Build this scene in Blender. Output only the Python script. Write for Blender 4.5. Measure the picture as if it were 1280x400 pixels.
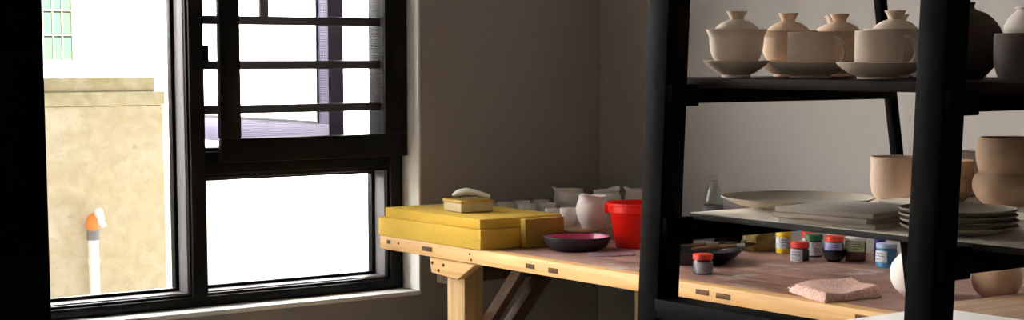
import bpy, bmesh, math, random
from mathutils import Vector, Matrix, noise
random.seed(7)
PI = math.pi
for o in list(bpy.data.objects):
    bpy.data.objects.remove(o)
SC = bpy.context.scene
COL = SC.collection

# ---------------------------------------------------------------- camera
cd = bpy.data.cameras.new('camera')
cam = bpy.data.objects.new('camera', cd)
COL.objects.link(cam)
cam.location = (0, 0, 1.30)
cam.rotation_euler = (math.radians(90 - 6.507), 0, math.radians(-36.713))
cd.sensor_width = 36.0
cd.lens = 2132.5 / 1280 * 36.0
cd.shift_y = (314.5 - 200) / 1280
cd.clip_start = 0.05
SC.camera = cam

# ---------------------------------------------------------------- daylight
W = bpy.data.worlds.new('sky')
SC.world = W
W.use_nodes = True
bg = W.node_tree.nodes['Background']
bg.inputs['Color'].default_value = (0.93, 0.96, 1.0, 1)
bg.inputs['Strength'].default_value = 0.6
sd = bpy.data.lights.new('sun', 'SUN')
sd.energy = 34.0
sd.angle = math.radians(1.0)
sd.color = (1.0, 0.965, 0.92)
sun = bpy.data.objects.new('sun', sd)
COL.objects.link(sun)
sun.rotation_euler = Vector((0.10, 0.836, -0.548)).to_track_quat('-Z', 'Y').to_euler()

SC.view_settings.view_transform = 'Standard'
SC.view_settings.look = 'None'
SC.view_settings.gamma = 1.0
SC.view_settings.use_curve_mapping = False
SC.view_settings.exposure = 0.75


# ---------------------------------------------------------------- materials
def newmat(name):
    m = bpy.data.materials.new(name)
    m.use_nodes = True
    return m, m.node_tree.nodes, m.node_tree.links, m.node_tree.nodes['Principled BSDF']


def mat(name, col, rough=0.6, var=0.0, scale=8.0, bump=0.0, bscale=60.0, metal=0.0, spec=0.5, col2=None, detail=4.0):
    m, N, L, P = newmat(name)
    P.inputs['Roughness'].default_value = rough
    P.inputs['Metallic'].default_value = metal
    P.inputs['Specular IOR Level'].default_value = spec
    tc = N.new('ShaderNodeTexCoord')
    nz = N.new('ShaderNodeTexNoise')
    nz.inputs['Scale'].default_value = scale
    nz.inputs['Detail'].default_value = detail
    L.new(tc.outputs['Object'], nz.inputs['Vector'])
    rp = N.new('ShaderNodeValToRGB')
    c2 = col2 if col2 else tuple(c * (1 - var) for c in col)
    rp.color_ramp.elements[0].position = 0.35
    rp.color_ramp.elements[1].position = 0.65
    rp.color_ramp.elements[0].color = (*c2, 1)
    rp.color_ramp.elements[1].color = (*col, 1)
    L.new(nz.outputs['Fac'], rp.inputs['Fac'])
    L.new(rp.outputs['Color'], P.inputs['Base Color'])
    if bump:
        nb = N.new('ShaderNodeTexNoise')
        nb.inputs['Scale'].default_value = bscale
        nb.inputs['Detail'].default_value = 5
        L.new(tc.outputs['Object'], nb.inputs['Vector'])
        bp = N.new('ShaderNodeBump')
        bp.inputs['Strength'].default_value = bump
        bp.inputs['Distance'].default_value = 0.01
        L.new(nb.outputs['Fac'], bp.inputs['Height'])
        L.new(bp.outputs['Normal'], P.inputs['Normal'])
    return m


def woodmat(name, a, b, axis='Y', stain=None, rough=0.6, gs=1.0):
    """planked grain running along an axis; stain = colour of worn patches of its own"""
    m, N, L, P = newmat(name)
    P.inputs['Roughness'].default_value = rough
    tc = N.new('ShaderNodeTexCoord')
    mp = N.new('ShaderNodeMapping')
    s = {'Y': (45, 2.2, 45), 'X': (2.2, 45, 45), 'Z': (45, 45, 2.2)}[axis]
    mp.inputs['Scale'].default_value = tuple(v * gs for v in s)
    L.new(tc.outputs['Object'], mp.inputs['Vector'])
    nz = N.new('ShaderNodeTexNoise')
    nz.inputs['Scale'].default_value = 1.0
    nz.inputs['Detail'].default_value = 5
    nz.inputs['Distortion'].default_value = 0.6
    L.new(mp.outputs['Vector'], nz.inputs['Vector'])
    rp = N.new('ShaderNodeValToRGB')
    rp.color_ramp.elements[0].position = 0.32
    rp.color_ramp.elements[1].position = 0.66
    rp.color_ramp.elements[0].color = (*b, 1)
    rp.color_ramp.elements[1].color = (*a, 1)
    L.new(nz.outputs['Fac'], rp.inputs['Fac'])
    out = rp.outputs['Color']
    if stain:
        for sc, c, p0, p1, f in stain:
            n2 = N.new('ShaderNodeTexNoise')
            n2.inputs['Scale'].default_value = sc
            n2.inputs['Detail'].default_value = 6
            n2.inputs['Roughness'].default_value = 0.65
            L.new(tc.outputs['Object'], n2.inputs['Vector'])
            r2 = N.new('ShaderNodeValToRGB')
            r2.color_ramp.elements[0].position = p0
            r2.color_ramp.elements[1].position = p1
            r2.color_ramp.elements[0].color = (0, 0, 0, 1)
            r2.color_ramp.elements[1].color = (f, f, f, 1)
            L.new(n2.outputs['Fac'], r2.inputs['Fac'])
            mx = N.new('ShaderNodeMixRGB')
            mx.inputs['Color2'].default_value = (*c, 1)
            L.new(r2.outputs['Color'], mx.inputs['Fac'])
            L.new(out, mx.inputs['Color1'])
            out = mx.outputs['Color']
    L.new(out, P.inputs['Base Color'])
    bp = N.new('ShaderNodeBump')
    bp.inputs['Strength'].default_value = 0.25
    bp.inputs['Distance'].default_value = 0.004
    L.new(nz.outputs['Fac'], bp.inputs['Height'])
    L.new(bp.outputs['Normal'], P.inputs['Normal'])
    return m


def glassmat(name, tint=(1, 1, 1), gloss=1.0):
    m, N, L, P = newmat(name)
    N.remove(P)
    out = N['Material Output']
    tr = N.new('ShaderNodeBsdfTransparent')
    tr.inputs['Color'].default_value = (*tint, 1)
    gl = N.new('ShaderNodeBsdfGlossy')
    gl.inputs['Roughness'].default_value = 0.03
    lw = N.new('ShaderNodeLayerWeight')
    lw.inputs['Blend'].default_value = 0.5
    pw = N.new('ShaderNodeMath')
    pw.operation = 'POWER'
    pw.inputs[1].default_value = 5.0
    L.new(lw.outputs['Facing'], pw.inputs[0])
    mu = N.new('ShaderNodeMath')
    mu.operation = 'MULTIPLY_ADD'
    mu.inputs[1].default_value = 0.6 * gloss
    mu.inputs[2].default_value = 0.03 * gloss
    L.new(pw.outputs[0], mu.inputs[0])
    mx = N.new('ShaderNodeMixShader')
    L.new(mu.outputs[0], mx.inputs[0])
    L.new(tr.outputs[0], mx.inputs[1])
    L.new(gl.outputs[0], mx.inputs[2])
    L.new(mx.outputs[0], out.inputs[0])
    return m


def screenmat():
    """fine insect mesh: threads with open squares between them"""
    m, N, L, P = newmat('insect_mesh')
    P.inputs['Base Color'].default_value = (0.10, 0.10, 0.10, 1)
    P.inputs['Roughness'].default_value = 0.8
    out = N['Material Output']
    tc = N.new('ShaderNodeTexCoord')
    sp = N.new('ShaderNodeSeparateXYZ')
    L.new(tc.outputs['Object'], sp.inputs[0])
    masks = []
    for ax, per, width in (('X', 0.0055, 0.06), ('Z', 0.0055, 0.15)):
        d = N.new('ShaderNodeMath'); d.operation = 'DIVIDE'; d.inputs[1].default_value = per
        L.new(sp.outputs[ax], d.inputs[0])
        f = N.new('ShaderNodeMath'); f.operation = 'FRACT'
        L.new(d.outputs[0], f.inputs[0])
        l = N.new('ShaderNodeMath'); l.operation = 'LESS_THAN'; l.inputs[1].default_value = width
        L.new(f.outputs[0], l.inputs[0])
        masks.append(l)
    a = N.new('ShaderNodeMath'); a.operation = 'MAXIMUM'
    L.new(masks[0].outputs[0], a.inputs[0]); L.new(masks[1].outputs[0], a.inputs[1])
    tr = N.new('ShaderNodeBsdfTransparent')
    mx = N.new('ShaderNodeMixShader')
    L.new(a.outputs[0], mx.inputs[0])
    L.new(tr.outputs[0], mx.inputs[1])
    L.new(P.outputs[0], mx.inputs[2])
    L.new(mx.outputs[0], out.inputs[0])
    return m


def translucent(name, col, mixf=0.45, rough=0.4):
    m, N, L, P = newmat(name)
    P.inputs['Base Color'].default_value = (*col, 1)
    P.inputs['Roughness'].default_value = rough
    out = N['Material Output']
    tl = N.new('ShaderNodeBsdfTranslucent')
    tl.inputs['Color'].default_value = (*col, 1)
    mx = N.new('ShaderNodeMixShader')
    mx.inputs[0].default_value = mixf
    L.new(P.outputs[0], mx.inputs[1])
    L.new(tl.outputs[0], mx.inputs[2])
    L.new(mx.outputs[0], out.inputs[0])
    return m


M = {}
M['wall'] = mat('wall_paint', (0.36, 0.336, 0.315), 0.85, 0.04, 2.5, 0.06, 90)
M['white_paint'] = mat('white_paint', (0.90, 0.90, 0.88), 0.7, 0.05, 4, 0.05, 80)
M['farwall'] = mat('grey_far_wall', (0.75, 0.70, 0.63), 0.85, 0.04, 2.5)
M['backwall'] = mat('back_wall_paint', (0.36, 0.33, 0.29), 0.85, 0.04, 2.5)
M['ceiling'] = mat('ceiling_paint', (0.45, 0.43, 0.39), 0.9, 0.03, 3)
M['floor'] = mat('floor_concrete', (0.27, 0.23, 0.185), 0.8, 0.25, 3, 0.1, 40)
M['frame'] = mat('black_aluminium', (0.004, 0.004, 0.0045), 0.40, 0.15, 5, spec=0.15)
M['gasket'] = mat('grey_gasket', (0.10, 0.10, 0.11), 0.6, 0.1, 5)
M['channel'] = mat('lit_rebate_grey', (0.16, 0.15, 0.16), 0.5, 0.1, 5)  # paler than the frame, light on the rebate faces painted in
M['bar'] = mat('grille_paint', (0.06, 0.052, 0.058), 0.5, 0.2, 9)
M['casement'] = mat('casement_paint', (0.15, 0.14, 0.24), 0.45, 0.1, 5)
M['glass'] = glassmat('window_glass')
M['screen'] = screenmat()
M['steel'] = mat('black_steel', (0.0015, 0.0015, 0.0016), 0.6, 0.2, 12, spec=0.04)
M['post'] = mat('black_post_paint', (0.0015, 0.0015, 0.002), 0.7, 0.2, 5, spec=0.03)
M['shelfwood'] = woodmat('dark_shelf_wood', (0.014, 0.006, 0.0045), (0.006, 0.003, 0.0025), 'Y')
M['shelfwood'].node_tree.nodes['Principled BSDF'].inputs['Specular IOR Level'].default_value = 0.1
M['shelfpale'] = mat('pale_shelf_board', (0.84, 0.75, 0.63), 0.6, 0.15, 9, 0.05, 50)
M['shelfshade'] = mat('shaded_board_faces', (0.009, 0.007, 0.006), 0.7, 0.3, 30)  # shade on the board's front, ends and underside, put into the colour
M['tabletop'] = woodmat('worn_table_top', (0.27, 0.115, 0.07), (0.15, 0.065, 0.04), 'Y',
                        [(2.6, (0.50, 0.30, 0.27), 0.42, 0.60, 0.6),
                         (5.0, (0.20, 0.10, 0.08), 0.56, 0.70, 0.55),
                         (6.0, (0.66, 0.60, 0.57), 0.57, 0.70, 0.65)], 0.55)
M['tableedge'] = woodmat('yellow_pine_edge', (0.86, 0.54, 0.22), (0.62, 0.33, 0.11), 'Y', None, 0.55)
M['pine'] = woodmat('pine_leg', (0.74, 0.50, 0.22), (0.52, 0.31, 0.12), 'Z', None, 0.6)
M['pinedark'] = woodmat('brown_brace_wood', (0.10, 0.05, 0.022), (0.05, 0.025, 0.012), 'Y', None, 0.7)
M['joint'] = mat('joint_hole', (0.16, 0.07, 0.025), 0.8, 0.6, 60)
M['foam'] = mat('yellow_foam', (0.84, 0.54, 0.072), 0.95, 0.12, 5, 0.35, 160)
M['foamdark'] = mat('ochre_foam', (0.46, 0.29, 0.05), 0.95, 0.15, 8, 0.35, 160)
M['clay'] = mat('bisque_clay', (0.84, 0.70, 0.58), 0.75, 0.10, 7, 0.05, 120)
M['claypink'] = mat('pinkish_bisque', (0.84, 0.68, 0.57), 0.75, 0.10, 6, 0.04, 120)
M['claytan'] = mat('tan_bisque', (0.66, 0.48, 0.36), 0.75, 0.10, 7, 0.05, 120)
M['claypeach'] = mat('peach_bisque', (0.84, 0.60, 0.43), 0.75, 0.10, 7, 0.05, 120)
M['claywhite'] = mat('white_raw_clay', (0.84, 0.76, 0.71), 0.8, 0.07, 6, 0.05, 90)
M['claybrown'] = mat('brown_raw_clay', (0.60, 0.40, 0.26), 0.8, 0.14, 6, 0.08, 90)
M['claydark'] = mat('dark_brown_clay', (0.06, 0.038, 0.026), 0.8, 0.2, 8, 0.08, 90)
M['tile'] = mat('grey_white_slab', (0.56, 0.50, 0.43), 0.8, 0.12, 12, 0.06, 70)
M['platewhite'] = mat('cream_plate', (0.62, 0.54, 0.43), 0.7, 0.08, 8)
M['plateolive'] = mat('dull_plate', (0.40, 0.35, 0.27), 0.75, 0.1, 8)
M['bowlblack'] = mat('black_glaze', (0.012, 0.010, 0.016), 0.45, 0.3, 9)
M['magenta'] = mat('magenta_glaze', (0.66, 0.07, 0.20), 0.28, 0.35, 14, col2=(0.30, 0.02, 0.08))
M['red'] = translucent('red_bucket_plastic', (0.92, 0.018, 0.008), 0.42)
M['redlid'] = mat('red_lid', (0.75, 0.035, 0.015), 0.4, 0.1, 9)
M['yellow'] = mat('yellow_paint_jar', (0.85, 0.60, 0.02), 0.35, 0.1, 9)
M['greenlid'] = mat('green_lid', (0.03, 0.13, 0.035), 0.4, 0.1, 9)
M['darkpaint'] = mat('dark_paint_jar', (0.015, 0.016, 0.02), 0.3, 0.2, 9)
M['brownpaint'] = mat('brown_paint_jar', (0.11, 0.035, 0.025), 0.35, 0.2, 9)
M['bluepaint'] = mat('blue_paint_jar', (0.03, 0.22, 0.45), 0.3, 0.15, 9)
M['bluecap'] = mat('pale_blue_cap', (0.32, 0.42, 0.56), 0.35, 0.1, 9)
M['navy'] = mat('deep_blue_bottle', (0.03, 0.03, 0.30), 0.3, 0.1, 9)
M['label'] = mat('paper_label', (0.70, 0.70, 0.72), 0.6, 0.15, 120, col2=(0.42, 0.42, 0.48))
M['labelgrey'] = mat('grey_label', (0.30, 0.30, 0.34), 0.6, 0.15, 60)
M['labelblue'] = mat('lilac_label', (0.42, 0.42, 0.68), 0.6, 0.15, 60, col2=(0.22, 0.22, 0.46))
M['labelgreen'] = mat('green_white_label', (0.66, 0.70, 0.55), 0.6, 0.2, 60, col2=(0.35, 0.5, 0.15))
M['print'] = mat('label_print', (0.08, 0.09, 0.16), 0.6, 0.1, 60)
M['whiteplastic'] = mat('white_plastic', (0.75, 0.75, 0.74), 0.4, 0.05, 9)
M['blackplastic'] = mat('black_plastic', (0.010, 0.010, 0.011), 0.3, 0.2, 9, spec=0.6)
M['brushwood'] = mat('brush_handle', (0.30, 0.15, 0.06), 0.45, 0.2, 30)
M['bristle'] = mat('brush_bristle', (0.05, 0.035, 0.02), 0.9, 0.3, 200)
M['ferrule'] = mat('brush_ferrule', (0.6, 0.6, 0.6), 0.3, 0.1, 9, metal=1.0)
M['bag'] = mat('mustard_bag', (0.24, 0.16, 0.025), 0.5, 0.35, 18, 0.3, 60)
M['cloth'] = mat('pink_knit', (0.84, 0.55, 0.47), 0.95, 0.4, 160, 0.6, 190, col2=(0.55, 0.32, 0.26))
M['creamtin'] = mat('cream_enamel', (0.66, 0.57, 0.36), 0.4, 0.10, 20)
M['goldtin'] = mat('golden_tin_rim', (0.62, 0.42, 0.10), 0.35, 0.1, 20, metal=0.4)
M['bonetool'] = mat('white_tool', (0.72, 0.68, 0.60), 0.6, 0.06, 20)
M['petglass'] = glassmat('clear_plastic', (0.97, 0.98, 0.975), 1.2)
M['whiteboard'] = mat('white_board', (0.95, 0.94, 0.92), 0.6, 0.03, 12)
M['plank'] = woodmat('brown_plank', (0.42, 0.27, 0.17), (0.27, 0.16, 0.10), 'X', None, 0.55)
M['concrete'] = woodmat('tan_render', (0.60, 0.52, 0.35), (0.50, 0.42, 0.26), 'Y',
                        [(1.6, (0.70, 0.64, 0.50), 0.50, 0.62, 0.9), (28.0, (0.34, 0.27, 0.16), 0.60, 0.70, 0.6),
                         (5.0, (0.46, 0.36, 0.19), 0.55, 0.72, 0.6)], 0.95, 0.35)
M['coping'] = mat('tan_coping', (0.50, 0.44, 0.29), 0.95, 0.3, 14, 0.3, 30, detail=9, col2=(0.38, 0.32, 0.18))
M['facade'] = mat('white_facade', (0.86, 0.87, 0.88), 0.9, 0.05, 2)
M['facadetrim'] = mat('cream_trim', (0.17, 0.15, 0.095), 0.7, 0.05, 6)
M['teal'] = mat('teal_window_pane', (0.045, 0.072, 0.046), 0.6, 0.3, 6, spec=0.1, col2=(0.040, 0.066, 0.056))
M['pipe'] = mat('white_pipe', (0.90, 0.90, 0.86), 0.5, 0.05, 10)
M['orange'] = mat('orange_fitting', (0.80, 0.26, 0.05), 0.5, 0.1, 10)
M['pipegrey'] = mat('grey_collar', (0.25, 0.25, 0.26), 0.5, 0.1, 10)
M['alley'] = mat('alley_paving', (0.55, 0.54, 0.5), 0.9, 0.2, 3)
M['roof'] = mat('roof_slab', (0.4, 0.4, 0.4), 0.9, 0.1, 3)


# ---------------------------------------------------------------- builders
def add_box(bm, x0, x1, y0, y1, z0, z1, bev=0.0, mi=0, seg=2):
    t = bmesh.new()
    bmesh.ops.create_cube(t, size=1)
    for v in t.verts:
        v.co = Vector((x0 + (v.co.x + .5) * (x1 - x0), y0 + (v.co.y + .5) * (y1 - y0), z0 + (v.co.z + .5) * (z1 - z0)))
    if bev:
        bmesh.ops.bevel(t, geom=t.edges[:], offset=bev, segments=seg, affect='EDGES', profile=0.5)
    for f in t.faces:
        f.material_index = mi
    merge(bm, t)


def merge(bm, t, mtx=None):
    if mtx:
        bmesh.ops.transform(t, matrix=mtx, verts=t.verts)
    me = bpy.data.meshes.new('tmp')
    t.to_mesh(me)
    t.free()
    bm.from_mesh(me)
    bpy.data.meshes.remove(me)


def add_beam(bm, p, q, w, h, bev=0.0, up=(0, 0, 1), mi=0):
    """rectangular bar from p to q; w across, h along up"""
    p, q = Vector(p), Vector(q)
    d = (q - p)
    L_ = d.length
    d.normalize()
    upv = Vector(up)
    s = d.cross(upv).normalized()
    u = s.cross(d).normalized()
    t = bmesh.new()
    add_box(t, -w / 2, w / 2, 0, L_, -h / 2, h / 2, bev, mi)
    mt = Matrix((s, d, u)).transposed().to_4x4()
    mt.translation = p
    merge(bm, t, mt)


def add_lathe(bm, prof, n=48, mi=0, c=(0, 0, 0), sx=1.0, sy=1.0, wob=None):
    """prof = [(r,z)...] from the axis out and back to the axis"""
    rings = []
    for r, z in prof:
        if r < 1e-6:
            rings.append([bm.verts.new((c[0], c[1], c[2] + z))])
        else:
            ring = []
            for k in range(n):
                a = 2 * PI * k / n
                rr, zz = (r, z) if wob is None else wob(r, z, a)
                ring.append(bm.verts.new((c[0] + rr * math.cos(a) * sx, c[1] + rr * math.sin(a) * sy, c[2] + zz)))
            rings.append(ring)
    for a, b in zip(rings[:-1], rings[1:]):
        if len(a) == 1 and len(b) == 1:
            continue
        for k in range(n):
            k2 = (k + 1) % n
            if len(a) == 1:
                f = bm.faces.new((a[0], b[k2], b[k]))
            elif len(b) == 1:
                f = bm.faces.new((a[k], a[k2], b[0]))
            else:
                f = bm.faces.new((a[k], a[k2], b[k2], b[k]))
            f.material_index = mi


def smooth_prof(pts, n=6):
    """Catmull-Rom through the profile points"""
    P_ = [Vector((a, b)) for a, b in pts]
    P_ = [P_[0]] + P_ + [P_[-1]]
    out = []
    for i in range(1, len(P_) - 2):
        for k in range(n):
            t = k / n
            a, b, c, d = P_[i - 1], P_[i], P_[i + 1], P_[i + 2]
            v = 0.5 * ((2 * b) + (-a + c) * t + (2 * a - 5 * b + 4 * c - d) * t * t + (-a + 3 * b - 3 * c + d) * t ** 3)
            out.append((max(v.x, 0.0), v.y))
    out.append((P_[-1].x, P_[-1].y))
    return out


def shell(outer, th, zfloor):
    """closed vessel: outer profile bottom->rim (smoothed), then an inner wall back down"""
    o = smooth_prof(outer)
    inner = [(max(r - th, 0.001), z) for r, z in o if z > zfloor]
    inner = inner[::-1]
    rim_r, rim_z = o[-1]
    rim = [(rim_r - th * .25, rim_z + th * .3), (rim_r - th * .75, rim_z + th * .3)]
    return [(0, o[0][1])] + o + rim + inner + [(0, zfloor)]


def add_tube(bm, pts, radii, n=12, mi=0, flat=1.0, cap=True):
    pts = [Vector(p) for p in pts]
    if not isinstance(radii, (list, tuple)):
        radii = [radii] * len(pts)
    prev = None
    rings = []
    for i, p in enumerate(pts):
        d = (pts[min(i + 1, len(pts) - 1)] - pts[max(i - 1, 0)]).normalized()
        if prev is None:
            ref = Vector((0, 0, 1)) if abs(d.z) < 0.9 else Vector((1, 0, 0))
            s = d.cross(ref).normalized()
        else:
            s = (prev - d * prev.dot(d)).normalized()
        prev = s
        u = d.cross(s)
        rings.append([bm.verts.new(p + (s * math.cos(2 * PI * k / n) * flat + u * math.sin(2 * PI * k / n)) * radii[i]) for k in range(n)])
    for a, b in zip(rings[:-1], rings[1:]):
        for k in range(n):
            f = bm.faces.new((a[k], a[(k + 1) % n], b[(k + 1) % n], b[k]))
            f.material_index = mi
    if cap:
        f = bm.faces.new(rings[0][::-1]); f.material_index = mi
        f = bm.faces.new(rings[-1]); f.material_index = mi


def obj(name, bm, mats, parent=None, loc=None, rz=0.0, smooth=35):
    bmesh.ops.recalc_face_normals(bm, faces=bm.faces[:])
    me = bpy.data.meshes.new(name)
    bm.to_mesh(me)
    bm.free()
    for m in (mats if isinstance(mats, (list, tuple)) else [mats]):
        me.materials.append(M[m])
    if smooth:
        for p in me.polygons:
            p.use_smooth = True
        me.set_sharp_from_angle(angle=math.radians(smooth))
    o = bpy.data.objects.new(name, me)
    COL.objects.link(o)
    if parent:
        o.parent = parent
    if loc:
        o.location = loc
    if rz:
        o.rotation_euler.z = rz
    return o


def thing(name, label, cat, loc=(0, 0, 0), rz=0.0, group=None):
    o = bpy.data.objects.new(name, None)
    o.empty_display_size = 0.05
    COL.objects.link(o)
    o.location = loc
    o.rotation_euler.z = rz
    return tag(o, label, cat, group)


def tag(o, label, cat, group=None):
    o['label'] = label
    o['category'] = cat
    if group:
        o['group'] = group
    return o


def struct(name, bm, mats, parent=None):
    o = obj(name, bm, mats, parent)
    if parent is None:
        o['kind'] = 'structure'
    return o


def dup(root, loc, rz=0.0, label=None):
    r = root.copy()
    COL.objects.link(r)
    r.location = loc
    r.rotation_euler.z = rz
    if label:
        r['label'] = label
    for ch in list(root.children):
        c = ch.copy()
        COL.objects.link(c)
        c.parent = r
        for g in list(ch.children):
            d = g.copy()
            COL.objects.link(d)
            d.parent = c
    return r


B = bmesh.new

# ================================================================ room
XR, YW = 3.77, 4.55            # right wall plane, window wall plane
XL, YB = -1.6, -1.6
CEIL = 3.10
WX0, WX1, WZ0, WZ1 = -0.30, 3.02, 0.55, 2.75      # window opening
WT = 0.28

bm = B(); add_box(bm, XL - .2, XR + .2, YB - .2, YW + WT, -0.12, 0.0); struct('floor', bm, 'floor')
bm = B(); add_box(bm, XL - .2, XR + .2, YB - .2, YW + WT, CEIL, CEIL + .15); struct('ceiling', bm, 'ceiling')
bm = B(); add_box(bm, XR, XR + .2, YB - .2, YW + WT, 0, CEIL); struct('wall_right', bm, 'wall')
bm = B(); add_box(bm, XL - .2, XL, YB - .2, YW + WT, 0, CEIL); struct('wall_left', bm, 'farwall')
bm = B(); add_box(bm, XL, XR, YB - .2, YB, 0, CEIL); struct('wall_back', bm, 'backwall')
bm = B()
add_box(bm, XL, WX0, YW, YW + WT, 0, CEIL)
add_box(bm, WX1, XR, YW, YW + WT, 0, CEIL)
add_box(bm, WX0, WX1, YW, YW + WT, 0, WZ0 - .004)
add_box(bm, WX0, WX1, YW, YW + WT, WZ1, CEIL)
struct('wall_window', bm, 'wall')
# white painted reveal lining the opening, sill slightly proud with a softened nose
bm = B()
add_box(bm, WX0, WX1, YW - .004, YW + .12, WZ0 - .012, WZ0 + .002, .0015)
add_box(bm, WX1 - .002, WX1 + .006, YW - .004, YW + .12, WZ0 - .012, WZ1, .0015)
add_box(bm, WX0 - .006, WX0 + .002, YW - .004, YW + .12, WZ0 - .012, WZ1, .0015)
struct('trim_1', bm, 'white_paint')

# ---- window_1: black aluminium frame with deep glazing rebates
FY0, FY1 = 4.64, 4.745
bm = B()
bz = WZ0 + .002
add_box(bm, WX0 + .002, WX1 - .003, FY0, FY1, bz, .592, .002)                # bottom rail
add_box(bm, WX0 + .002, WX1 - .003, FY0, FY1, WZ1 - .05, WZ1, .002)          # head
add_box(bm, WX0 + .002, WX0 + .06, FY0, FY1, .592, WZ1 - .05, .002)          # left jamb
add_box(bm, 2.957, WX1 - .003, FY0, FY1, .592, WZ1 - .05, .002)              # right jamb
add_box(bm, 2.257, 2.317, FY0, FY1, .592, WZ1 - .05, .002)                   # mullion
add_box(bm, 2.317, 2.957, FY0, FY1, .938, 1.030, .002)                       # transom
# raised faces of the frame members (the stepped lines of the extrusion)
add_box(bm, 2.263, 2.309, FY0 - .012, FY0, .575, WZ1 - .05, .002)
add_box(bm, 2.965, 3.006, FY0 - .012, FY0, .575, WZ1 - .05, .002)
add_box(bm, 2.309, 2.965, FY0 - .012, FY0, .951, 1.018, .002)
add_box(bm, WX0 + .01, 3.006, FY0 - .012, FY0, .558, .584, .002)
win = struct('window_1', bm, 'frame')


def bead(x0, x1, z0, z1, w=.013):
    bm = B()
    y0, y1 = 4.712, 4.738
    add_box(bm, x0, x1, y0, y1, z0, z0 + w, .001)
    add_box(bm, x0, x1, y0, y1, z1 - w, z1, .001)
    add_box(bm, x0, x0 + w, y0, y1, z0 + w, z1 - w, .001)
    add_box(bm, x1 - w, x1, y0, y1, z0 + w, z1 - w, .001)
    return obj('glazing_bead', bm, 'frame', win)


def pane(x0, x1, z0, z1):
    bm = B()
    add_box(bm, x0, x1, 4.722, 4.728, z0, z1)
    return obj('glass_pane', bm, 'glass', win, smooth=0)


bead(WX0 + .06, 2.257, .592, WZ1 - .05)
pane(WX0 + .068, 2.249, .600, WZ1 - .058)
bead(2.317, 2.957, .592, .938)
pane(2.325, 2.949, .600, .930)

# added aluminium-grey plates; light on the frame's rebate faces put into their colour
bm = B()
for (x0, x1, z) in ((WX0 + .06, 2.255, .5925), (2.319, 2.955, .5925)):
    add_box(bm, x0, x1, 4.655, 4.710, z, z + .003, .001)
obj('lit_rebate_floor', bm, 'channel', win)
bm = B(); add_box(bm, 2.2545, 2.2568, 4.652, 4.710, .596, WZ1 - .05, .0005); obj('lit_rebate_side', bm, 'channel', win)
bm = B(); add_box(bm, 2.9545, 2.9568, 4.652, 4.710, .596, .936, .0005); obj('lit_rebate_side', bm, 'channel', win)

# ---- security grille of flat horizontal bars inside the opening light
def grille_bar(z0, z1):
    bm = B()
    add_box(bm, 2.317, 2.957, 4.672, 4.688, z0, z1, .003)
    return obj('grille_bar', bm, 'bar', win)


for z in (1.1285, 1.2625, 1.3975, 1.5325, 1.6675, 1.8025, 1.9375, 2.0725, 2.2075, 2.3425, 2.4775, 2.6125):
    grille_bar(z, z + .0265)
bm = B(); add_box(bm, 2.536, 2.566, 4.690, 4.704, 1.4, WZ1 - .06, .003); obj('grille_upright', bm, 'bar', win)
bm = B()
add_box(bm, 2.309, 2.326, FY0 - .018, FY0 + .03, 1.285, 1.335, .003)
obj('catch', bm, 'frame', win)

# ---- insect-screen sash, pulled in front of the grille
scr = thing('screen_sash', 'black framed insect screen sash in front of the window bars', 'window screen', (2.351, 4.60, .985))
sx, sz = 3.012 - 2.351, 2.70 - .985
bm = B()
add_box(bm, 0, sx, 0, .026, 0, .072, .003)
add_box(bm, 0, sx, 0, .026, sz - .066, sz, .003)
add_box(bm, 0, .066, 0, .026, .072, sz - .066, .003)
add_box(bm, sx - .083, sx, 0, .026, .072, sz - .066, .003)
obj('frame', bm, 'frame', scr)
bm = B()
add_box(bm, .066, sx - .083, .012, .0128, .072, sz - .066)
obj('insect_mesh', bm, 'screen', scr, smooth=0)

# ---- outer casement leaf swung out at a right angle
cas = thing('open_casement', 'blue-black casement leaf swung open outside the barred window', 'window sash', (2.818, 4.765, 1.000))
cw, chh = 1.08, 1.68
bm = B()
add_box(bm, 0, .058, 0, cw, 0, .085, .003)
add_box(bm, 0, .058, 0, cw, chh - .07, chh, .003)
add_box(bm, 0, .058, 0, .070, .085, chh - .07, .003)
add_box(bm, 0, .058, cw - .07, cw, .085, chh - .07, .003)
obj('frame', bm, 'casement', cas)
bm = B()
add_box(bm, -.006, .0, .062, cw - .062, .085, .094, .002)
add_box(bm, -.006, .0, .062, .070, .094, chh - .07, .002)
obj('bead', bm, 'gasket', cas)
bm = B(); add_box(bm, .026, .032, .07, cw - .07, .085, chh - .07); obj('glass_pane', bm, 'glass', cas, smooth=0)
bm = B(); add_box(bm, .02, .05, -.068, 0.0, -.006, .006, .001); obj('friction_stay', bm, 'gasket', cas)

# ================================================================ outside
bm = B(); add_box(bm, -12, 16, YW + WT, 20, -0.5, -0.35); struct('ground', bm, 'alley')
cw_ = thing('boundary_wall', 'weathered tan rendered wall with stepped coping outside the window', 'wall', (0, 7.5, -.35))
bm = B(); add_box(bm, -3.0, 3.53, 0, .35, 0, 1.425, .01); obj('wall_body', bm, 'concrete', cw_)
bm = B()
add_box(bm, -3.0, 3.535, -.012, .355, 1.425, 1.490, .006)
add_box(bm, -3.0, 3.49, .004, .35, 1.490, 1.556, .006)
obj('coping', bm, 'coping', cw_)

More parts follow.
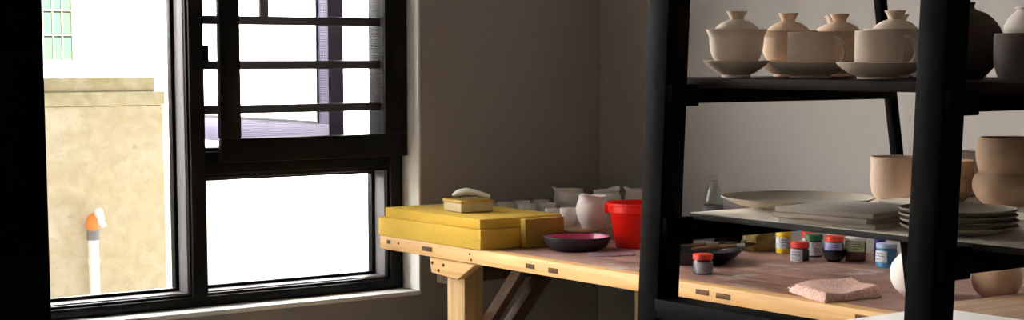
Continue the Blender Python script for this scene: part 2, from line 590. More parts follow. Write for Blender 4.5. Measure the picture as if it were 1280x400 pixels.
pp = thing('drain_pipe', 'white plastic pipe with orange elbow rising along the tan wall', 'pipe', (3.135, 7.44, -.35))
bm = B(); add_tube(bm, [(0, 0, 0), (0, 0, .50), (0, 0, .82)], .024, 16); add_tube(bm, [(0, 0, .70), (0, 0, .72)], .028, 16)
obj('riser', bm, 'pipe', pp)
bm = B(); add_tube(bm, [(0, 0, .81), (0, 0, .855)], .029, 16); obj('collar', bm, 'pipegrey', pp)
bm = B(); add_tube(bm, [(0, .0, .855), (-.006, 0, .880), (-.002, -.005, .905), (.012, -.01, .918)], [.028, .030, .028, .022], 16); obj('elbow', bm, 'orange', pp)
bm = B(); add_tube(bm, [(.018, -.01, .895), (.028, -.015, .910), (.024, -.015, .940), (.020, -.015, .955)], [.018, .024, .020, .016], 16); add_tube(bm, [(.024, -.02, .905), (.044, -.03, .870)], [.018, .013], 12); obj('tap', bm, 'pipe', pp)

bld = thing('neighbouring_building', 'white sunlit building filling the view beyond the tan wall', 'building', (0, 8.6, -.35))
bm = B(); add_box(bm, -8, 14, 0, 4.0, 0, 8.5, .02); obj('facade', bm, 'facade', bld)
# its small gridded window: frame, panes
wx0, wx1, wz0, wz1 = 3.378, 3.530, 1.635, 2.44
f = None
bm = B()
add_box(bm, wx0 - .035, wx1 + .006, -.02, .0, wz0 - .018, wz0, .003)
add_box(bm, wx0 - .035, wx0, -.02, .0, wz0, wz1, .003)
add_box(bm, wx1, wx1 + .006, -.02, .0, wz0, wz1, .003)
for k in (1, 2):
    x = wx0 + (wx1 - wx0) * k / 3
    add_box(bm, x - .0035, x + .0035, -.016, -.006, wz0, wz1, .001)
for k in range(1, 6):
    z = wz0 + .128 * k
    add_box(bm, wx0, wx1, -.017, -.005, z - .004, z + .004, .001)
f = obj('window_frame', bm, 'facadetrim', bld)
bm = B(); add_box(bm, wx0, wx1, -.005, .0, wz0, wz1); obj('window_pane', bm, 'teal', f)

# ================================================================ near black post
pt = thing('steel_post', 'tall black steel post close by at the left edge of the view', 'post', (0, 0, 0))
bm = B(); add_box(bm, .526, .630, 1.60, 1.69, 0.012, 2.3, .004); obj('upright', bm, 'post', pt)
bm = B(); add_box(bm, .50, .656, 1.574, 1.716, 0, .012, .002); obj('foot_plate', bm, 'post', pt)

# ================================================================ work table
TX0, TX1, TY0, TY1, TZ = 2.825, 3.735, 1.55, 4.475, .750
tb = thing('work_table', 'long pine work table with a paint-stained top along the wall', 'table', (0, 0, 0))
bm = B()
nb = 7
wds = [(TX1 - TX0 - .045) / nb] * nb
x = TX0 + .045
for k in range(nb):
    add_box(bm, x + .0007, x + wds[k] - .0007, TY0, TY1, TZ - .04, TZ, .0025)
    x += wds[k]
top = obj('tabletop', bm, 'tabletop', tb)
bm = B()
add_box(bm, TX0, TX0 + .0445, TY0, TY1, TZ - .042, TZ, .003)
edge = obj('front_board', bm, 'tableedge', tb)
marks = [(4.425, .736, .020, .012), (4.212, .733, .052, .014), (3.705, .731, .040, .013), (3.602, .729, .042, .014),
         (3.015, .735, .046, .013), (2.942, .733, .050, .013), (2.505, .735, .04, .012), (2.40, .734, .045, .012)]
for y, z, w, h in marks:
    bm = B(); add_box(bm, TX0 - .0012, TX0 + .004, y - w / 2, y + w / 2, z - h / 2 - .003, z + h / 2 - .003, .0008)
    obj('joint_slot', bm, 'joint', edge)
for y, z in ((3.985, .719), (3.992, .735), (4.37, .733)):
    t2 = B(); add_lathe(t2, [(0, 0), (.0035, 0), (.0035, .0015), (0, .0015)], 12)
    bm = B(); merge(bm, t2, Matrix.Translation((TX0, y, z)) @ Matrix.Rotation(-PI / 2, 4, 'Y'))
    obj('screw', bm, 'joint', edge)
for yy in (4.117, 1.95):
    bm = B(); add_box(bm, 2.862, 2.932, yy - .045, yy + .045, 0, .708, .004); obj('leg', bm, 'pine', tb)
    bm = B(); add_box(bm, 3.60, 3.67, yy - .045, yy + .045, 0, .708, .004); obj('leg', bm, 'pine', tb)
    # gusset block with a slanted end, screwed across the leg head
    bm = B()
    t = [(yy + .095, .706), (yy - .145, .706), (yy - .052, .652), (yy + .085, .660)]
    vs = [[bm.verts.new((xx, y, z)) for y, z in t] for xx in (2.832, 2.861)]
    bm.faces.new(vs[0]); bm.faces.new(vs[1][::-1])
    for k in range(4):
        bm.faces.new((vs[0][k], vs[0][(k + 1) % 4], vs[1][(k + 1) % 4], vs[1][k]))
    bmesh.ops.bevel(bm, geom=bm.edges[:], offset=.002, segments=1, affect='EDGES')
    g = obj('gusset', bm, 'tableedge', tb)
    for y, z in ((yy + .078, .690), (yy + .02, .688), (yy + .045, .670)):
        t2 = B(); add_lathe(t2, [(0, 0), (.005, 0), (.005, .0015), (0, .0015)], 12)
        bm = B(); merge(bm, t2, Matrix.Translation((2.832, y, z)) @ Matrix.Rotation(-PI / 2, 4, 'Y'))
        obj('screw', bm, 'joint', g)
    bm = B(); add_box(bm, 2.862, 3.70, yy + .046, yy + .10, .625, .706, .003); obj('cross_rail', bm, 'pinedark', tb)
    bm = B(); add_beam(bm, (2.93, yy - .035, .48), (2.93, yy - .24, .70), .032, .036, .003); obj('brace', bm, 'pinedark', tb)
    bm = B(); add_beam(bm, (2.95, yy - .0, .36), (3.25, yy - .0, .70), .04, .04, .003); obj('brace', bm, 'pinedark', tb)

# ================================================================ foam on the table
def slab(name, x0, x1, y0, y1, z0, z1, label, cat, rz=0.0, m='foam', bev=.003, sag=0.0):
    cx, cy = (x0 + x1) / 2, (y0 + y1) / 2
    bm = B(); add_box(bm, x0 - cx, x1 - cx, y0 - cy, y1 - cy, 0, z1 - z0, bev)
    return tag(obj(name, bm, m, None, (cx, cy, z0), rz), label, cat)


slab('foam_slab', 2.822, 3.00, 3.935, 4.478, .7505, .8075, 'thick lower yellow foam slab lying on the table end', 'foam')
slab('foam_slab', 2.835, 3.135, 3.955, 4.460, .8080, .8375, 'upper thinner yellow foam slab carrying the small cream tin', 'foam')
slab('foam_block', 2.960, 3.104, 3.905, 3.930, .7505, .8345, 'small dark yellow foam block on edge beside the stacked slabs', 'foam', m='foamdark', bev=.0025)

# cream tin with a white shaping tool on it
tin = thing('cream_tin', 'small cream and gold tin lying on the upper foam slab', 'tin', (2.96, 4.19, .838), math.radians(-8))
bm = B(); add_box(bm, -.055, .055, -.062, .062, .0, .036, .008, seg=4); obj('body', bm, 'creamtin', tin)
bm = B(); add_box(bm, -.057, .057, -.064, .064, .028, .0375, .003, seg=3); obj('rim', bm, 'goldtin', tin)
bm = B()
add_tube(bm, [(.0, .05, .012), (.0, .035, .021), (.0, .01, .026), (.0, -.02, .022), (.0, -.045, .013), (0, -.062, .009)],
         [.006, .010, .0105, .0085, .008, .0065], 14, flat=1.5)
tag(obj('shaping_tool', bm, 'bonetool', None, (2.965, 4.19, .872), math.radians(53)), 'white curved shaping tool resting on top of the cream tin', 'tool')

# ================================================================ pottery board with pitchers and cups
slab('ware_board', 3.165, 3.735, 3.935, 4.52, .7505, .7845, 'brown ware board under the pale pitchers in the corner', 'board', m='plank')
BZ = .785


def make_pitcher(label, loc, rz, r=.049, h=.10, group=None, m='claywhite'):
    t = thing('clay_pitcher', label, 'pitcher', loc, rz, 'raw clay pitchers on the ware board')

    def wob(rr, z, a):
        if z > h * .80:
            k = (z - h * .80) / (h * .2)
            s = max(0, math.cos(a)) ** 10
            return rr + s * .016 * k, z + s * .010 * k
        return rr, z
    prof = shell([(r * .56, 0), (r * .63, .003), (r * .90, h * .30), (r * 1.0, h * .56), (r * .95, h * .78), (r * .84, h * .91), (r * .88, h)], .0035, .006)
    bm = B(); add_lathe(bm, prof, 56, wob=wob); obj('body', bm, m, t)
    return t


make_pitcher('largest pale clay pitcher at the front edge of the ware board', (3.270, 3.978, BZ), math.radians(205), .049, .098)
make_pitcher('pale clay pitcher behind the small cups near the corner', (3.50, 4.376, BZ), math.radians(150), .052, .083)
make_pitcher('pale pitcher behind the front one, second from the red bucket', (3.575, 4.278, BZ), math.radians(10), .049, .082)
make_pitcher('pale clay pitcher against the wall directly above the red bucket', (3.68, 4.235, BZ), math.radians(170), .048, .083)


def make_cup(label, loc, r=.027, h=.05, m='claywhite'):
    bm = B()
    add_lathe(bm, shell([(r * .5, 0), (r * .62, .002), (r * .92, h * .32), (r, h * .68), (r * .96, h)], .0028, .005), 40)
    return tag(obj('clay_cup', bm, m, None, loc), label, 'cup', 'small clay cups on the ware board')


make_cup('small round clay cup left of the largest pitcher', (3.25, 4.067, BZ), .027, .056)
make_cup('low clay cup beside the foam, near the largest pitcher', (3.262, 4.160, BZ), .026, .046)
for i, (x, y, h, lb) in enumerate(((3.215, 4.435, .044, 'leftmost low clay cup in the back row beyond the foam'),
                                   (3.285, 4.440, .046, 'second clay cup from the left in the back row'),
                                   (3.352, 4.440, .047, 'middle clay cup of the back row beyond the foam'),
                                   (3.418, 4.425, .047, 'back-row clay cup next to the pitcher behind the cups'),
                                   (3.315, 4.365, .044, 'left one of two cups in front of the back row'),
                                   (3.385, 4.345, .044, 'right one of two cups in front of the back row'))):
    make_cup(lb, (x, y, BZ), .028, h)

# shallow glaze dish
dt = thing('glaze_dish', 'shallow black dish of magenta glaze near the table edge', 'dish', (3.055, 3.785, .7505))
bm = B()
add_lathe(bm, shell([(.064, 0), (.070, .002), (.086, .014), (.0945, .030), (.0975, .040)], .0045, .010), 64)
obj('body', bm, 'bowlblack', dt)
bm = B(); add_lathe(bm, [(0, .0105), (.070, .0106), (.0805, .0148), (.0888, .0302), (.0914, .0385), (.0904, .0386), (.0875, .0308), (.0790, .0170), (0, .0150)], 64)
obj('glaze', bm, 'magenta', dt)

# scrap of film under the bucket's edge
bm = B()
n_ = 14
gr = [[None] * (n_ + 1) for _ in range(n_ + 1)]
for i in range(n_ + 1):
    for j in range(n_ + 1):
        u, w = i / n_ - .5, j / n_ - .5
        gr[i][j] = bm.verts.new((u * .13 + .01 * math.sin(w * 7), w * .085 + .008 * math.sin(u * 9), .0025 + .0025 * noise.noise(Vector((u * 6, w * 6, 1)))))
for i in range(n_):
    for j in range(n_):
        bm.faces.new((gr[i][j], gr[i + 1][j], gr[i + 1][j + 1], gr[i][j + 1]))
bmesh.ops.solidify(bm, geom=bm.faces[:], thickness=.0006)
M['film'] = mat('pinkish_film', (0.66, 0.48, 0.56), 0.3, 0.2, 18)
tag(obj('plastic_sheet', bm, 'film', None, (3.055, 3.632, .7508), math.radians(-20)), 'small crumpled pinkish sheet on the table in front of the red bucket', 'sheet')

# red bucket
bk = thing('red_bucket', 'bright red plastic bucket half hidden by the rack post', 'bucket', (3.25, 3.742, .7505))
bm = B()
pr = [(0, 0), (.064, 0), (.066, .002), (.084, .100), (.086, .102), (.090, .104), (.090, .122), (.095, .124), (.095, .130), (.0865, .130), (.0835, .104), (.064, .004), (0, .004)]
add_lathe(bm, pr, 64)
obj('body', bm, 'red', bk)
for s in (0, PI):
    bm = B(); add_box(bm, .089, .099, -.012, .012, .098, .126, .003)
    for v in bm.verts:
        v.co = Matrix.Rotation(s + math.radians(140), 3, 'Z') @ v.co
    obj('handle_lug', bm, 'red', bk)
bm = B(); add_lathe(bm, [(0, .0045), (.062, .0045), (.0695, .052), (0, .052)], 48); obj('slip', bm, 'claydark', bk)

# ================================================================ table clutter behind the rack
bt = thing('plastic_bottle', 'clear empty plastic bottle standing by the back wall', 'bottle', (3.66, 3.862, .7505))
bm = B()
pr = smooth_prof([(.027, 0), (.030, .004), (.031, .02), (.0295, .04), (.031, .06), (.031, .095), (.029, .115), (.021, .145), (.0135, .158), (.0125, .170)], 5)
inn = [(r - .0006, z) for r, z in pr if z > .003][::-1]
add_lathe(bm, [(0, .002)] + pr + inn + [(0, .0035)], 40)
obj('body', bm, 'petglass', bt)
bm = B(); add_lathe(bm, [(0, .186), (.0125, .186), (.0145, .184), (.0145, .168), (.0, .168)], 30); obj('cap', bm, 'petglass', bt)
bm = B(); add_lathe(bm, [(.0305, .062), (.0316, .062), (.0316, .093), (.0305, .093)], 40)
M['bottlelabel'] = mat('faded_bottle_label', (0.22, 0.25, 0.23), 0.5, 0.2, 20)
obj('wrap_label', bm, 'bottlelabel', bt)

tray_lbl = ['bottom black plastic tray of the stack behind the rack post', 'middle black plastic tray of the stack behind the rack post',
            'topmost black plastic tray of the stack behind the rack post']
for k in range(3):
    bm = B()
    w, d, h = .13 - .006 * k, .10, .024
    add_box(bm, -w, w, -d, d, 0, .003, .001)
    for (x0, x1, y0, y1) in ((-w, w, -d, -d + .004), (-w, w, d - .004, d), (-w, -w + .004, -d + .004, d - .004), (w - .004, w, -d + .004, d - .004)):
        add_box(bm, x0, x1, y0, y1, .003, h, .0012)
    tag(obj('black_tray', bm, 'blackplastic', None, (3.47, 3.62 + .008 * k, .7505 + .0245 * k), math.radians(6 - 5 * k)), tray_lbl[k], 'tray', 'stacked black trays')

pn = thing('black_pan', 'wide shallow black pan holding brushes behind the red-lidded jar', 'pan', (3.13, 3.375, .7505))
bm = B(); add_lathe(bm, shell([(.085, 0), (.09, .002), (.115, .018), (.132, .036)], .004, .005), 60); obj('body', bm, 'blackplastic', pn)


def brush(label, p, q):
    t = thing('paint_brush', label, 'brush', p)
    v = Vector(q) - Vector(p)
    bm = B(); add_tube(bm, [v * .0, v * .05, v * .45, v * .68], [.0025, .005, .0065, .0045], 12); obj('handle', bm, 'brushwood', t)
    bm = B(); add_tube(bm, [v * .68, v * .80], [.0048, .006], 12); obj('ferrule', bm, 'ferrule', t)
    bm = B(); add_tube(bm, [v * .80, v * .88, v * 1.0], [.006, .007, .001], 12); obj('bristles', bm, 'bristle', t)


brush('long brown handled brush lying across the left of the black pan', (3.045, 3.50, .7935), (3.25, 3.33, .7945))
brush('dark handled brush reaching from the black pan to the right', (3.07, 3.32, .7935), (3.29, 3.30, .7950))

bm = B()
bmesh.ops.create_icosphere(bm, subdivisions=4, radius=1)
for v in bm.verts:
    n = noise.noise(v.co * 2.3) * .18 + noise.noise(v.co * 6) * .07
    c = v.co * (1 + n)
    v.co = Vector((c.x * .052, c.y * .042, max(c.z, -.72) * .036 + .026))
tag(obj('crumpled_bag', bm, 'bag', None, (3.46, 3.462, .7505)), 'crumpled mustard yellow bag left of the paint jars', 'bag')


def make_jar(label, loc, r, h, body, lid, lab, lidh=.014, labz=(.2, .72), rz=0.0, name='paint_jar', group='paint jars on the work table', ribs=True):
    t = thing(name, label, 'paint jar', loc, rz, group)
    hb = h - lidh
    bm = B(); add_lathe(bm, [(0, 0), (r * .93, 0), (r, .0025), (r, hb - .006), (r * .88, hb - .001), (r * .85, hb + .001), (0, hb + .001)], 40); obj('body', bm, body, t)
    bm = B()

    def wob(rr, z, a):
        return (rr * (1 + .012 * math.cos(a * 30)), z) if ribs and rr > r * .95 else (rr, z)
    add_lathe(bm, [(0, h), (r * .9, h), (r * .99, h - .0015), (r * 1.0, h - .003), (r * 1.0, hb + .0015), (0, hb + .0015)], 120, wob=wob)
    obj('lid', bm, lid, t)
    if lab:
        z0, z1 = hb * labz[0], hb * labz[1]
        bm = B()
        n = 30
        a0, a1 = math.radians(115), math.radians(275)
        rings = []
        for k in range(n + 1):
            a = a0 + (a1 - a0) * k / n
            rings.append([bm.verts.new(((r + dr) * math.cos(a), (r + dr) * math.sin(a), z)) for dr, z in ((.0002, z0), (.0008, z0), (.0008, z1), (.0002, z1))])
        for p, q in zip(rings[:-1], rings[1:]):
            for j in range(4):
                bm.faces.new((p[j], p[(j + 1) % 4], q[(j + 1) % 4], q[j]))
        bm.faces.new(rings[0]); bm.faces.new(rings[-1][::-1])
        lo = obj('paper_label', bm, lab, t)
        # lines of tiny print
        bm = B()
        for j, (b0, b1) in enumerate(((205, 255), (195, 262), (200, 245))):
            zz = z1 - (z1 - z0) * (.25 + .24 * j)
            rr = [[bm.verts.new(((r + dr) * math.cos(math.radians(a)), (r + dr) * math.sin(math.radians(a)), z)) for dr, z in ((.0008, zz), (.0011, zz), (.0011, zz + .0014), (.0008, zz + .0014))] for a in range(b0, b1, 5)]
            for p, q in zip(rr[:-1], rr[1:]):
                for i in range(4):
                    bm.faces.new((p[i], p[(i + 1) % 4], q[(i + 1) % 4], q[i]))
            bm.faces.new(rr[0]); bm.faces.new(rr[-1][::-1])
        obj('print', bm, 'print', lo)
    return t


JZ = .7505
make_jar('red-lidded dark jar standing alone near the table edge', (2.975, 3.175, JZ), .0255, .051, 'darkpaint', 'redlid', 'labelgrey', .015, (.05, .85), math.radians(72))
make_jar('yellow paint jar with a white label under the rack shelf', (3.48, 3.382, JZ), .0215, .062, 'yellow', 'yellow', 'label', .014, (.28, .95))
make_jar('red-topped jar mostly hidden between the yellow and green jars', (3.525, 3.328, JZ), .021, .062, 'whiteplastic', 'redlid', 'label', .018)
make_jar('front red-lidded jar with a white label, right of the yellow jar', (3.378, 3.222, JZ), .0250, .052, 'darkpaint', 'redlid', 'label', .017, (.0, .95), math.radians(-35))
make_jar('green-lidded dark paint jar behind the front red-lidded jar', (3.480, 3.268, JZ), .0245, .062, 'darkpaint', 'greenlid', 'label', .016, (.1, .9), math.radians(30))
make_jar('plain white jar between the green and the red-blue jars', (3.575, 3.283, JZ), .018, .064, 'whiteplastic', 'whiteplastic', None, .014)
db = B(); add_lathe(db, shell([(.016, 0), (.018, .002), (.028, .015), (.034, .032)], .003, .005), 44)
tag(obj('black_bowl', db, 'bowlblack', None, (3.44, 3.155, JZ)), 'small black bowl with a red-lidded jar standing in it', 'bowl')
make_jar('red-lidded jar with a lilac label standing in the black bowl', (3.44, 3.155, JZ + .0058), .0255, .064, 'darkpaint', 'redlid', 'labelblue', .016, (.42, .98))
make_jar('brown paint jar with a green and white label', (3.497, 3.130, JZ), .0285, .066, 'brownpaint', 'whiteplastic', 'labelgreen', .012, (.5, 1.0), ribs=False)
make_jar('narrow deep blue bottle beside the light blue jar', (3.535, 3.078, JZ), .016, .070, 'navy', 'navy', None, .016, ribs=False)
make_jar('light blue paint jar with a pale cap next to the rack post', (3.455, 2.985, JZ), .0275, .063, 'bluepaint', 'bluecap', 'label', .013, (.3, .9), math.radians(-50), ribs=False)

# ================================================================ knitted cloth at the table edge
bm = B()
NX, NY = 46, 46
A_, B_, C_, D_ = Vector((2.900, 2.800)), Vector((2.828, 2.622)), Vector((3.010, 2.612)), Vector((3.140, 2.815))
grid = [[None] * (NY + 1) for _ in range(NX + 1)]
grid2 = [[None] * (NY + 1) for _ in range(NX + 1)]
for i in range(NX + 1):
    for j in range(NY + 1):
        u, w = i / NX, j / NY
        p = A_ * (1 - u) * (1 - w) + B_ * (1 - u) * w + C_ * u * w + D_ * u * (1 - w)
        e = min(u, 1 - u, w, 1 - w)
        wav = noise.noise(Vector((p.x * 12, p.y * 12, 0.3))) * .006
        h = .0165 + wav + .008 * u + (.006 * math.sin(u * 5 + w * 2)) ** 1
        knit = .0016 * math.sin(i * PI / 1.0 * .5 * 2) * math.cos(j * PI * .5)
        edge_k = min(1, e * 14)
        h = .004 + (h - .004) * (edge_k ** .5) + knit
        pe = p + Vector((noise.noise(Vector((p.x * 25, p.y * 25, 5))), noise.noise(Vector((p.x * 25, p.y * 25, 9))))) * .006 * (1 - min(1, e * 5))
        grid[i][j] = bm.verts.new((pe.x, pe.y, .7508 + max(h, .002)))
        grid2[i][j] = bm.verts.new((pe.x, pe.y, .7508))
for i in range(NX):
    for j in range(NY):
        bm.faces.new((grid[i][j], grid[i + 1][j], grid[i + 1][j + 1], grid[i][j + 1]))
        bm.faces.new((grid2[i][j], grid2[i][j + 1], grid2[i + 1][j + 1], grid2[i + 1][j]))
for k in range(NX):
    bm.faces.new((grid[k][0], grid2[k][0], grid2[k + 1][0], grid[k + 1][0]))
    bm.faces.new((grid[k][NY], grid[k + 1][NY], grid2[k + 1][NY], grid2[k][NY]))
for k in range(NY):
    bm.faces.new((grid[0][k], grid[0][k + 1], grid2[0][k + 1], grid2[0][k]))
    bm.faces.new((grid[NX][k], grid2[NX][k], grid2[NX][k + 1], grid[NX][k + 1]))
# hanging loop at the corner
add_tube(bm, [(2.905, 2.79, .757), (2.925, 2.825, .756), (2.955, 2.835, .760), (2.975, 2.81, .762)], .0018, 8)
tag(obj('knitted_cloth', bm, 'cloth'), 'folded pinkish knitted cloth on the front edge of the table', 'cloth')

# ================================================================ the open rack
rk = thing('a_frame_rack', 'black steel rack with splayed legs standing in front of the table', 'rack', (0, 0, 0))
def legx(z, y):      # the front legs lean: their feet are nearer
    return 1.755 - .038 * (1.385 - z)


for y0, dx in ((1.955, 0.0), (1.425, 0.0)):
    bm = B()
    p0 = (legx(0, 0) + .0225, y0 + .023, 0.0); p1 = (legx(1.95, 0) + .0225, y0 + .023, 1.95)
    add_beam(bm, p0, p1, .045, .046, .002, up=(0, 1, 0)); obj('front_leg', bm, 'steel', rk)
    bm = B()
    def rx(z): return 2.247 + .200 * (1.385 - z)
    add_beam(bm, (rx(0), y0 + .012, 0), (rx(1.95), y0 + .012, 1.95), .018, .016, .002, up=(0, 1, 0)); obj('rear_strut', bm, 'steel', rk)
    # side beams under each shelf
    for z0, z1 in ((1.229, 1.2525), (1.016, 1.0485)):
        bm = B(); add_beam(bm, (1.79, y0 + .012, (z0 + z1) / 2), (rx((z0 + z1) / 2), y0 + .012, (z0 + z1) / 2), .022, z1 - z0, .0015); obj('side_beam', bm, 'steel', rk)
        bm = B(); add_box(bm, legx(z0, 0) + .004, legx(z0, 0) + .060, y0 - .012, y0 + .001, z0 - .004, z1 + .006, .002); b = obj('bracket', bm, 'steel', rk)
        bm = B()
        t2 = B(); add_lathe(t2, [(0, 0), (.005, 0), (.004, .003), (0, .003)], 16)
        merge(bm, t2, Matrix.Translation((legx(z0, 0) + .045, y0 - .012, (z0 + z1) / 2)) @ Matrix.Rotation(PI / 2, 4, 'X'))
        obj('bolt', bm, 'steel', b)
bm = B(); add_box(bm, 1.737, 1.786, 1.40, 1.962, .898, .929, .002); obj('front_rail', bm, 'steel', rk)
bm = B(); add_box(bm, 1.787, 2.33, 1.428, 1.450, .900, .929, .002); obj('side_beam', bm, 'steel', rk)
# boards
bm = B(); add_box(bm, 1.803, 2.262, 1.13, 2.060, 1.253, 1.268, .002); tag(obj('shelf_board', bm, 'shelfwood', None), 'dark wooden upper shelf board carrying the cups and saucers', 'shelf board')
bm = B()
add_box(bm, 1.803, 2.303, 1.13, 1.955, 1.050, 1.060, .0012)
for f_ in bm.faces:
    f_.material_index = 0 if f_.normal.z > .3 else 1  # pale top, all other faces coloured as if in shade
sb = obj('shelf_board', bm, ['shelfpale', 'shelfshade'], None)
tag(sb, 'pale lower shelf board carrying the slabs, plates and pots', 'shelf board')
ws = thing('white_stand', 'white topped low stand behind the rack, showing at the bottom by the right post', 'stand', (2.562, 1.978, 0), math.radians(2))
bm = B(); add_box(bm, -.160, .160, -.236, .236, .780, .800, .003); obj('white_top', bm, 'whiteboard', ws)
for sx_, sy_ in ((.03, -.19), (.14, -.19), (.03, .19), (.14, .19)):
    bm = B(); add_box(bm, sx_ - .013, sx_ + .013, sy_ - .013, sy_ + .013, 0, .7795, .002); obj('leg', bm, 'pine', ws)
slab('wooden_plank', 2.86, 3.60, 2.02, 2.392, .7505, .7665, 'flat brown plank lying on the table at the right edge', 'plank', m='plank')

# ================================================================ covered cups (bowl, lid, saucer)
def make_gaiwan(label, loc, rz=0.0, m='clay'):
    t = thing('lidded_tea_bowl', label, 'tea bowl', loc, rz, 'lidded tea bowls on the upper shelf')
    bm = B()
    add_lathe(bm, shell([(.021, 0), (.0225, .001), (.0225, .0045), (.030, .008), (.044, .018), (.0515, .0255)], .0028, .0085), 64)
    obj('saucer', bm, m, t)
    bm = B()
    add_lathe(bm, shell([(.019, .0088), (.021, .010), (.0295, .020), (.0385, .036), (.0415, .052), (.0425, .063), (.0475, .0735)], .0026, .013), 64)
    obj('bowl', bm, m, t)
    bm = B()
    o = smooth_prof([(.0375, .0665), (.0365, .0705), (.030, .079), (.020, .0855), (.0115, .0885), (.0108, .0900), (.0125, .095), (.0165, .1015)])
    add_lathe(bm, [(0, .068)] + [(.037, .0665)] + o + [(.0155, .1022), (.0125, .0985), (0, .0965)], 56)
    obj('lid', bm, m, t)
    return t


SZ = 1.2685
g = make_gaiwan('lidded tea bowl on a saucer nearest the left rack post', (1.868, 1.924, SZ))
g2 = make_gaiwan('lidded tea bowl between the first tea bowl and the left mug', (2.02, 1.962, SZ), .4, 'claypeach')
dup(g2, (2.127, 1.950, SZ), 1.0, 'lidded tea bowl behind the handle of the left mug')
dup(g, (2.225, 2.052, SZ), 1.7, 'lidded tea bowl in the far back corner, only its knob edge showing')
dup(g, (2.04, 1.757, SZ), 2.0, 'lidded tea bowl rising directly behind the right mug')
dup(g, (2.222, 1.905, SZ), 2.6, 'lidded tea bowl at the back, left of the one behind the right mug')


def make_mug(label, loc, rz=0.0):
    t = thing('clay_mug', label, 'mug', loc, rz, 'clay mugs on the upper shelf')
    bm = B()
    r, h = .0340, .0575
    o = [(.0285, 0), (.0315, .0015), (.0335, .006), (.0342, .02), (.0340, .045), (.0342, h)]
    add_lathe(bm, shell(o, .0028, .004), 64)
    obj('body', bm, 'claypink', t)
    bm = B()
    pts = []
    for k in range(19):
        a = math.radians(100 - 200 * k / 18)
        pts.append((.0325 + .0205 * max(0, math.cos(a)) ** .8, 0, .0285 + .0205 * math.sin(a)))
    pts = [(.031, 0, .0485)] + pts + [(.031, 0, .0085)]
    add_tube(bm, pts, .0034, 12, flat=1.7)
    obj('handle', bm, 'claypink', t)
    return t


def make_saucer(label, loc, r=.062):
    bm = B()
    k = r / .062
    add_lathe(bm, shell([(.029 * k, 0), (.031 * k, .001), (.031 * k, .004), (.040 * k, .0075), (.053 * k, .0150), (r, .0235)], .003, .0075), 72)
    return tag(obj('saucer', bm, 'clay', None, loc), label, 'saucer', 'saucers under the clay mugs')


HA = math.radians(-36)
make_saucer('broad clay saucer under the left mug', (1.92, 1.818, SZ), .0625)
mg = make_mug('left clay mug with handle turned right, beside the lidded bowls', (1.92, 1.818, SZ + .0105), HA)
make_saucer('broad clay saucer under the right mug near the post', (1.88, 1.648, SZ), .0600)
dup(mg, (1.88, 1.648, SZ + .0105), HA - .05, 'right clay mug with handle behind the right rack post')
bm = B(); add_lathe(bm, shell([(.025, 0), (.028, .002), (.041, .022), (.048, .05), (.050, .074)], .003, .006), 56)
tag(obj('clay_bowl', bm, 'clay', None, (2.19, 1.812, SZ)), 'deep clay bowl behind the right mug, its rim showing', 'bowl')

# round vase and dark pot at the right
bm = B()
add_lathe(bm, shell([(.030, 0), (.034, .002), (.053, .025), (.060, .048), (.055, .072), (.038, .091), (.021, .0985), (.0175, .103), (.0195, .108)], .004, .007), 64)
tag(obj('round_vase', bm, 'claydark', None, (1.985, 1.588, SZ)), 'round dark clay vase with a narrow neck behind the right post', 'vase')
bm = B()
add_lathe(bm, shell([(.042, 0), (.046, .003), (.052, .02), (.0535, .045), (.053, .062)], .004, .055), 64)
tag(obj('dark_pot', bm, 'claydark', None, (1.955, 1.440, SZ)), 'dark straight-sided pot at the right end of the upper shelf', 'pot')
bm = B()
add_lathe(bm, shell([(.026, 0), (.030, .002), (.036, .010), (.0365, .018), (.030, .030), (.0225, .037), (.021, .040), (.0235, .0425)], .003, .005), 56)
tag(obj('small_jar', bm, 'claywhite', None, (1.964, 1.452, SZ + .0555)), 'small whitish jar standing on top of the dark pot', 'jar')

# ================================================================ lower tier
MZ = 1.0605
bm = B()
add_lathe(bm, shell([(.058, 0), (.063, .001), (.080, .003), (.100, .008), (.116, .0150), (.122, .0180)], .0038, .006), 96)
tag(obj('serving_dish', bm, 'platewhite', None, (1.985, 1.900, MZ)), 'wide shallow cream dish at the left end of the lower shelf', 'dish')
for k, (dx, dy, r_, lb) in enumerate(((0.004, -.004, 8, 'bottom one of the three square clay slabs'), (-.002, .002, 6, 'middle one of the three square clay slabs'), (0, 0, 9, 'topmost of the three stacked square clay slabs'))):
    bm = B(); add_box(bm, -.083, .083, -.083, .083, 0, .0072, .0012)
    tag(obj('square_slab', bm, 'tile', None, (1.885 + dx, 1.690 + dy, MZ + .0077 * k), math.radians(r_)), lb, 'clay slab', 'stacked square clay slabs')
lbs = ['bottom plate of the stack behind the right post', 'second plate up in the stack behind the right post',
       'third plate up in the stack behind the right post', 'top cream plate of the stack behind the right post']
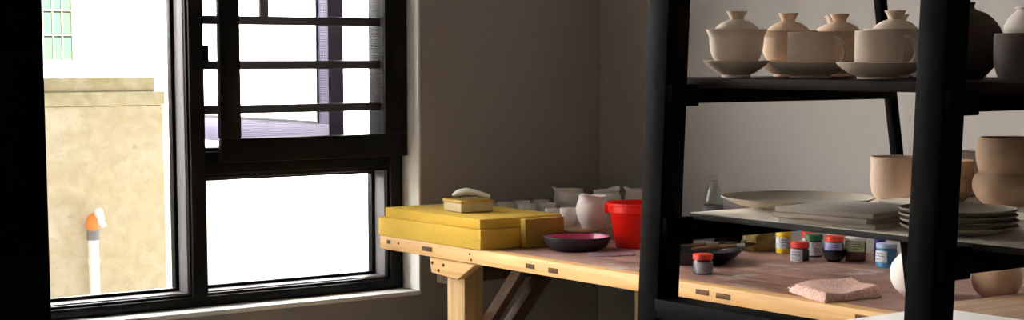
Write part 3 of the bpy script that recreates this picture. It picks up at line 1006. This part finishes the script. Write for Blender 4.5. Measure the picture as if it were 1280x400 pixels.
for k in range(4):
    bm = B()
    add_lathe(bm, shell([(.050, 0), (.054, .001), (.066, .0035), (.076, .0075), (.080, .0105)], .003, .0035), 80)
    tag(obj('stacked_plate', bm, 'plateolive', None, (1.888 + .001 * (k % 2), 1.503 + .0015 * k, MZ + .0076 * k)), lbs[k], 'plate', 'stacked plates on the lower shelf')
slab('pottery_bat', 2.105, 2.300, 1.28, 1.838, 1.0605, 1.0720, 'pale flat board under the gourd-shaped pot at the shelf back', 'board', m='shelfpale', bev=.001)
PZ = 1.0725


def pot(name, label, cat, prof, th, loc, m, group=None):
    bm = B(); add_lathe(bm, shell(prof, th, .006), 64)
    return tag(obj(name, bm, m, None, loc), label, cat, group)


pot('straight_pot', 'straight-sided clay pot at the back beside the leaning strut', 'pot',
    [(.032, 0), (.036, .002), (.044, .014), (.0465, .035), (.0465, .060), (.0475, .0735)], .003, (2.222, 1.897, MZ), 'claytan', 'clay pots at the back of the lower shelf')
pot('straight_pot', 'clay pot partly behind the right post, left of the gourd pot', 'pot',
    [(.030, 0), (.034, .002), (.043, .014), (.0455, .035), (.0450, .052), (.0455, .0640)], .003, (2.172, 1.762, PZ), 'claybrown', 'clay pots at the back of the lower shelf')
pot('straight_pot', 'pale-rimmed clay pot furthest back, behind the others', 'pot',
    [(.026, 0), (.030, .002), (.038, .014), (.0405, .035), (.0405, .060), (.042, .0750)], .003, (2.262, 1.806, PZ), 'claywhite', 'clay pots at the back of the lower shelf')
pot('gourd_pot', 'brown double-bellied clay pot with an open mouth', 'pot',
    [(.036, 0), (.042, .002), (.054, .014), (.0595, .030), (.0565, .045), (.0505, .0515), (.0525, .060), (.0555, .075), (.0545, .090), (.0500, .1035)], .0035, (2.195, 1.650, PZ), 'claybrown')

# round pots on the table at the right
pot('round_pot', 'round pale pot on the table hidden behind the right post', 'pot',
    [(.032, 0), (.037, .002), (.058, .022), (.067, .048), (.064, .074), (.048, .096), (.040, .104)], .004, (3.085, 2.565, .7505), 'claywhite')
pot('round_pot', 'round brown pot on the table right of the right post', 'pot',
    [(.026, 0), (.030, .002), (.048, .018), (.0565, .040), (.054, .062), (.047, .076), (.049, .082)], .004, (3.203, 2.440, .7505), 'claybrown')
